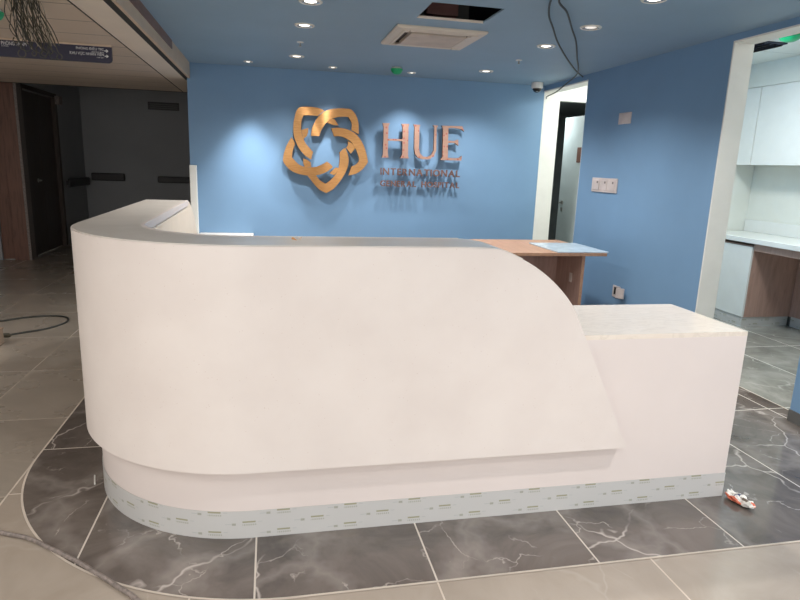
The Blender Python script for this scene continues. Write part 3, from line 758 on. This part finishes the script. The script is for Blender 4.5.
# ------------------------------------------------------------------ reception desk
CX, CY, R = -.08, 2.99, .77      # centre of the rounded corner; outer face y = 2.22, x = -.875
XE = 2.115
desk = thing('reception_desk', 'large white L-shaped reception desk with rounded corner and low right counter', 'reception desk', (.3,2.7,.0013))
def dpath(off, yend, xs, n=36):
    """plan path at inward offset off from the outer face, arm end -> corner -> right"""
    r = R-off
    P = [(CX-r-.022*(1-i/12), yend + (CY-yend)*i/12) for i in range(12)]
    P += [(CX+r*math.cos(a), CY+r*math.sin(a)) for a in [PI+i*(PI/2)/n for i in range(n+1)]]
    P += [(x, CY-r) for x in xs]
    return P
CURVE = [(.76,1.2),(.874,1.193),(.959,1.163),(1.048,1.114),(1.135,1.045),(1.211,.958),(1.275,.836),(1.49,.402),(1.533,.315)]
cc = catmull([(a,b,0) for a,b in CURVE], 5)
def ztop(x):
    if x <= cc[0].x: return 1.2
    for p, q in zip(cc, cc[1:]):
        if p.x <= x <= q.x: return p.y+(q.y-p.y)*(x-p.x)/max(1e-6, q.x-p.x)
    return .315
# front panel: solid curved skin 50 mm thick with a raking right end
xs = [.1,.3,.5,.7] + [p.x for p in cc]
th = .05
bm = bmesh.new()
YEND = 4.66
A = dpath(0, YEND, xs); B = dpath(th, YEND, xs)
zt_ = [ztop(x) for x, y in A]
armtop = lambda y: 1.182
def skin(bm, A, B, zlo, zhi):
    va = [(bm.verts.new((a[0],a[1],zlo)), bm.verts.new((a[0],a[1],z))) for a, z in zip(A, zhi)]
    vb = [(bm.verts.new((b[0],b[1],zlo)), bm.verts.new((b[0],b[1],z))) for b, z in zip(B, zhi)]
    for i in range(len(A)-1):
        for q in ((va[i][0],va[i+1][0],va[i+1][1],va[i][1]), (vb[i][1],vb[i+1][1],vb[i+1][0],vb[i][0]),
                  (va[i][1],va[i+1][1],vb[i+1][1],vb[i][1]), (va[i][0],vb[i][0],vb[i+1][0],va[i+1][0])):
            try: bm.faces.new(q)
            except ValueError: pass
    bm.faces.new((va[0][0],va[0][1],vb[0][1],vb[0][0]))
    try: bm.faces.new((va[-1][0],vb[-1][0],vb[-1][1],va[-1][1]))
    except ValueError: pass
    bmesh.ops.remove_doubles(bm, verts=bm.verts[:], dist=1e-5)
    bmesh.ops.dissolve_degenerate(bm, dist=1e-5, edges=bm.edges[:])
    bmesh.ops.recalc_face_normals(bm, faces=bm.faces[:])
zt_[-1] = .3151
skin(bm, A, B, .315, zt_)
# raking end of the long arm, as on the front
link_mesh('front_panel', bm, M_SOLID, desk, smooth=True)
# marble counter top; depth shrinks where it sweeps down to the right
TD = .278
topx = [.1,.3,.5,.66,.76,.80,.84,.88,.91,.94,.96,.975]
def tdepth(x):
    if x < .80: return TD+.015
    u = min(1,(x-.80)/.175); return .03+(TD-.015)*math.sqrt(max(0,1-u*u))
A = dpath(.007, YEND, topx)
B = dpath(TD, YEND, topx); B = [(b[0], (2.216+tdepth(b[0])) if a[0] > .05 else b[1]) for a, b in zip(A, B)]
bm = bmesh.new()
def ribbon(bm, A, B, zf, t):
    U = [(bm.verts.new((a[0],a[1],zf(a[0]))), bm.verts.new((b[0],b[1],zf(a[0])))) for a, b in zip(A, B)]
    L = [(bm.verts.new((a[0],a[1],zf(a[0])-t)), bm.verts.new((b[0],b[1],zf(a[0])-t))) for a, b in zip(A, B)]
    for i in range(len(A)-1):
        bm.faces.new((U[i][0],U[i+1][0],U[i+1][1],U[i][1])); bm.faces.new((L[i][0],L[i][1],L[i+1][1],L[i+1][0]))
        bm.faces.new((U[i][0],L[i][0],L[i+1][0],U[i+1][0])); bm.faces.new((U[i][1],U[i+1][1],L[i+1][1],L[i][1]))
    bm.faces.new((U[0][0],U[0][1],L[0][1],L[0][0])); bm.faces.new((U[-1][0],L[-1][0],L[-1][1],U[-1][1]))
    bmesh.ops.recalc_face_normals(bm, faces=bm.faces[:])
ribbon(bm, A, B, lambda x: (1.2 if x < .76 else ztop(x))+.0035, .003)
link_mesh('countertop', bm, M_TOP, desk)
# inner nosing and inner panel
nx = [.1,.3,.5,.7,.79]
A3 = dpath(TD-.004, YEND, nx); B3 = dpath(TD+.014, YEND, nx); bm = bmesh.new()
ribbon(bm, A3, B3, lambda x: 1.2045, .036); link_mesh('inner_nosing', bm, M_SOLID2, desk)
A4 = dpath(TD-.02, YEND-.002, [.1,.3,.5,.7,.84]); B4 = dpath(TD+.004, YEND-.002, [.1,.3,.5,.7,.84]); bm = bmesh.new()
skin(bm, A4, B4, 0.002, [1.181]*len(A4)); link_mesh('inner_panel', bm, M_INNER, desk, smooth=True)
# sloping end cheek of the long arm (y,z outline)
bm = bmesh.new(); prism(bm, [(4.655,.002),(5.30,.002),(5.26,.60),(5.21,.90),(5.12,1.02),(4.95,1.13),(4.80,1.185),(4.66,1.2)], CX-R-.022, CX-R+TD-.022+.004, 'x')
link_mesh('end_cheek', bm, M_INNER, desk, bevel=.004)
# recessed plinth: continuous under the curve and flush with the low counter front
OFF = .055
A5 = dpath(OFF, YEND-.01, [.3,.6,.9,1.2,1.5,1.8,XE]); B5 = dpath(OFF+.03, YEND-.01, [.3,.6,.9,1.2,1.5,1.8,XE]); bm = bmesh.new()
skin(bm, A5, B5, .002, [.33]*len(A5)); link_mesh('plinth', bm, M_SOLID2, desk, smooth=True)
film_strip('protective_film', dpath(OFF-.0025, YEND-.02, [.3,.6,.9,1.2,1.5,1.8,XE+.001]), .122, desk)
# low counter body and top
bm = bmesh.new(); YF = CY-(R-OFF)
box(bm, .86, XE, YF, 2.83, .3301, .800); link_mesh('low_counter', bm, M_SOLID2, desk)
mbox('low_side', (XE-.03,XE,YF+.0305,2.83,.002,.3299), M_SOLID2, desk)
mbox('low_back', (.86,XE-.031,2.80,2.83,.002,.3299), M_SOLID2, desk)
mbox('low_countertop', (.86,XE,YF,2.83,.8002,.8215), M_LTOP, desk)

# ------------------------------------------------------------------ loose things on floor and counter
# crumpled wrapper
bm = bmesh.new(); bmesh.ops.create_uvsphere(bm, u_segments=26, v_segments=14, radius=1)
rnd = random.Random(5)
for v in bm.verts:
    x, y, z = v.co
    n = .3*math.sin(9*x+3*z)+.3*math.sin(11*y+5+4*x)+rnd.uniform(-.25,.25)
    v.co = Vector((x*(.074+.02*n), y*(.030+.018*n), max(-.004, (z*.6+.5)*(.026+.018*n))))
ang = -1.42
for v in bm.verts:
    x, y = v.co.x, v.co.y
    v.co = Vector((2.147+x*math.cos(ang)-y*math.sin(ang), 2.200+x*math.sin(ang)+y*math.cos(ang), v.co.z+.007))
for f in bm.faces:
    c = f.calc_center_median(); lx = (c.x-2.147)*math.cos(ang)+(c.y-2.200)*math.sin(ang); ly = -(c.x-2.147)*math.sin(ang)+(c.y-2.200)*math.cos(ang)
    f.material_index = 1 if (ly < -.022 and lx < .03) or (lx > .055 and ly > .008) else (2 if -.012 < lx-.3*ly < -.003 else (3 if lx > .01 and abs(ly) < .011 and lx < .04 else 0))
M_FOIL = simple('crumpled_white_wrapper', (222,220,214), .3, var=.1, vs=30)
M_NAVYL = simple('navy_print', (40,48,92), .4)
M_BROWNL = simple('grey_brown_print', (112,100,88), .5)
tag(link_mesh('crumpled_wrapper', bm, [M_FOIL, M_RED, M_NAVYL, M_BROWNL], loc=(2.147,2.200,.0015)), 'crumpled white and orange wrapper on floor at desk right corner', 'litter')
# grey conduit across the bottom left corner
P = [(-1.35,2.60,.010),(-1.076,2.451,.010),(-.954,2.392,.010),(-.848,2.31,.010),(-.734,2.217,.010),(-.621,2.112,.010),(-.534,2.028,.010),(-.464,1.955,.010),(-.38,1.83,.010),(-.30,1.62,.010)]
bm = bmesh.new(); tube(bm, catmull(P, 8), .0085, 10)
tag(link_mesh('floor_conduit', bm, M_HOSE, loc=(-.8,2.25,0), smooth=True), 'grey flexible conduit lying across the dark tiles at bottom left', 'conduit')
# black cable loop on the left
t = thing('floor_cable', 'dark cable looping on corridor floor left of the desk', 'cable', (-2.1,5.8,0))
P = [(-2.9,5.7,.008),(-2.62,5.83,.008),(-2.397,5.923,.008),(-2.276,6.02,.008),(-2.13,6.085,.008),(-1.98,6.09,.008),(-1.88,6.03,.008),(-1.83,5.92,.008),(-1.84,5.79,.008),(-1.928,5.62,.008),(-2.084,5.50,.008),(-2.175,5.42,.008)]
bm = bmesh.new(); tube(bm, catmull(P, 8), .008, 8); link_mesh('cable', bm, M_WIRE, t, smooth=True)
bm = bmesh.new(); lathe(bm, [(0,0),(.014,.002),(.018,.03),(.018,.07),(.01,.085),(0,.085)], (-2.2,5.40,.0185), 14, 'x'); link_mesh('plug', bm, M_WIREG, t, smooth=True)
t = thing('junction_box', 'small beige box on floor at left edge by the cable end', 'box', (-2.17,5.2,0))
mbox('body', (-2.26,-2.10,5.13,5.23,.001,.12), M_BEIGE, t, bevel=.006)
mbox('lid', (-2.265,-2.095,5.125,5.235,.12,.132), M_BEIGE, t, bevel=.003)
# little white offcut
bm = bmesh.new(); tube(bm, [(-.835,2.885,.006),(-.826,2.85,.006),(-.813,2.80,.006)], .0035, 6)
tag(link_mesh('plastic_offcut', bm, M_TRIM, loc=(-.825,2.84,.002)), 'tiny white plastic offcut on dark tile left of the desk plinth', 'litter')
# orange scrap on counter
bm = bmesh.new()
for a, m in ((.5,0),(1.5,1),(2.4,0),(-.5,1),(3.4,0)):
    c, s = math.cos(a), math.sin(a); L = .020
    q = [(.0,.0,.001),(L*c-.004*s,L*s+.004*c,.007),(L*1.1*c,L*1.1*s,.011),(L*c+.004*s,L*s-.004*c,.006)]
    vs = [bm.verts.new((.10+p[0], 2.39+p[1], 1.2015+p[2])) for p in q]; vt = [bm.verts.new((.10+p[0], 2.39+p[1], 1.2035+p[2])) for p in q]
    for f in ((0,1,2,3),): 
        x = bm.faces.new([vs[i] for i in f][::-1]); x.material_index = m; x = bm.faces.new([vt[i] for i in f]); x.material_index = m
    for i in range(4):
        x = bm.faces.new((vs[i],vs[(i+1)%4],vt[(i+1)%4],vt[i])); x.material_index = m
tag(link_mesh('tape_scrap', bm, [M_TAPE, M_TRIM], loc=(.10,2.39,1.2015)), 'tiny orange and white tape scrap on grey marble countertop', 'litter')
# ------------------------------------------------------------------ light
# wall washers
spot(-.205, 6.77, H, 230, 68, 1.0, (1,.97,.95))
spot(.66, 6.77, H, 84, 96, 1.0, (1,.97,.95))
spot(1.51, 6.77, H, 84, 96, 1.0, (1,.97,.95))
for x, y in [(.262,4.16),(.262,4.86),(.262,6.24),(2.18,3.42),(2.2,4.90),(2.2,6.33)]:
    spot(x, y, H, 84 if x > 1 else 74, 140, .8, (1,.96,.92))
for x in (.262, 2.2):
    for y in (1.3, 0.2, -.8): spot(x, y, H, 30 if x < 1 else 75, 130, .8, (1,.96,.93))
def area(name, loc, rot, sx, sy, power, col):
    l = bpy.data.lights.new(name, 'AREA'); l.shape = 'RECTANGLE'; l.size = sx; l.size_y = sy; l.energy = power; l.color = col
    o = bpy.data.objects.new(name, l); o.location = loc; o.rotation_euler = rot; COL.objects.link(o); return o
area('pantry_area_light', (3.72,4.5,2.64), (0,0,0), .4, .8, 44, (.97,1,.98))
area('pantry_area_light', (4.3,3.2,2.64), (0,0,0), .6, 1.0, 12, (.98,1,.98))  # second, unseen lamp added to brighten the jamb and pantry floor
area('far_room_fill', (3.62,7.95,2.36), (0,0,0), .2, .3, 13, (.95,1,1))  # unseen lamp added to lighten the open door leaf
area('passage_fill', (3.9,6.55,2.54), (0,0,0), .5, .5, 19, (.95,1,.98))  # unseen fill lamp added to whiten the passage walls
area('corridor_fill', (-2.2,.9,2.30), (0,0,0), 1.2, 1.2, 33, (1,.98,.96))  # unseen fill lamp added to brighten the near end of the corridor
area('corridor_fill', (-3.4,3.7,2.30), (0,0,0), .3, 1.2, 26, (1,.96,.92))  # added fill out of view, lifts the corridor floor and desk arm top
w = bpy.data.worlds.new('World'); S.world = w; w.use_nodes = True
bg = w.node_tree.nodes['Background']; bg.inputs[0].default_value = (1,.975,.955,1); bg.inputs[1].default_value = 1.85

# ------------------------------------------------------------------ camera
cam = bpy.data.cameras.new('camera'); co = bpy.data.objects.new('camera', cam); COL.objects.link(co)
Rm = Matrix(((0.978217,-0.204682,0.034593),(0.011129,0.218119,0.975859),(0.207286,0.954217,-0.215646)))
r, u, f = Rm[0], Rm[1], Rm[2]
co.matrix_world = Matrix(((r[0],u[0],-f[0],0),(r[1],u[1],-f[1],0),(r[2],u[2],-f[2],1.5),(0,0,0,1)))
cam.sensor_width = 36; cam.lens = 607.19/800*36; cam.clip_start = .05; cam.clip_end = 100
S.camera = co
S.view_settings.view_transform = 'Standard'; S.view_settings.look = 'None'
S.view_settings.exposure = 0; S.view_settings.gamma = 1; S.view_settings.use_curve_mapping = False
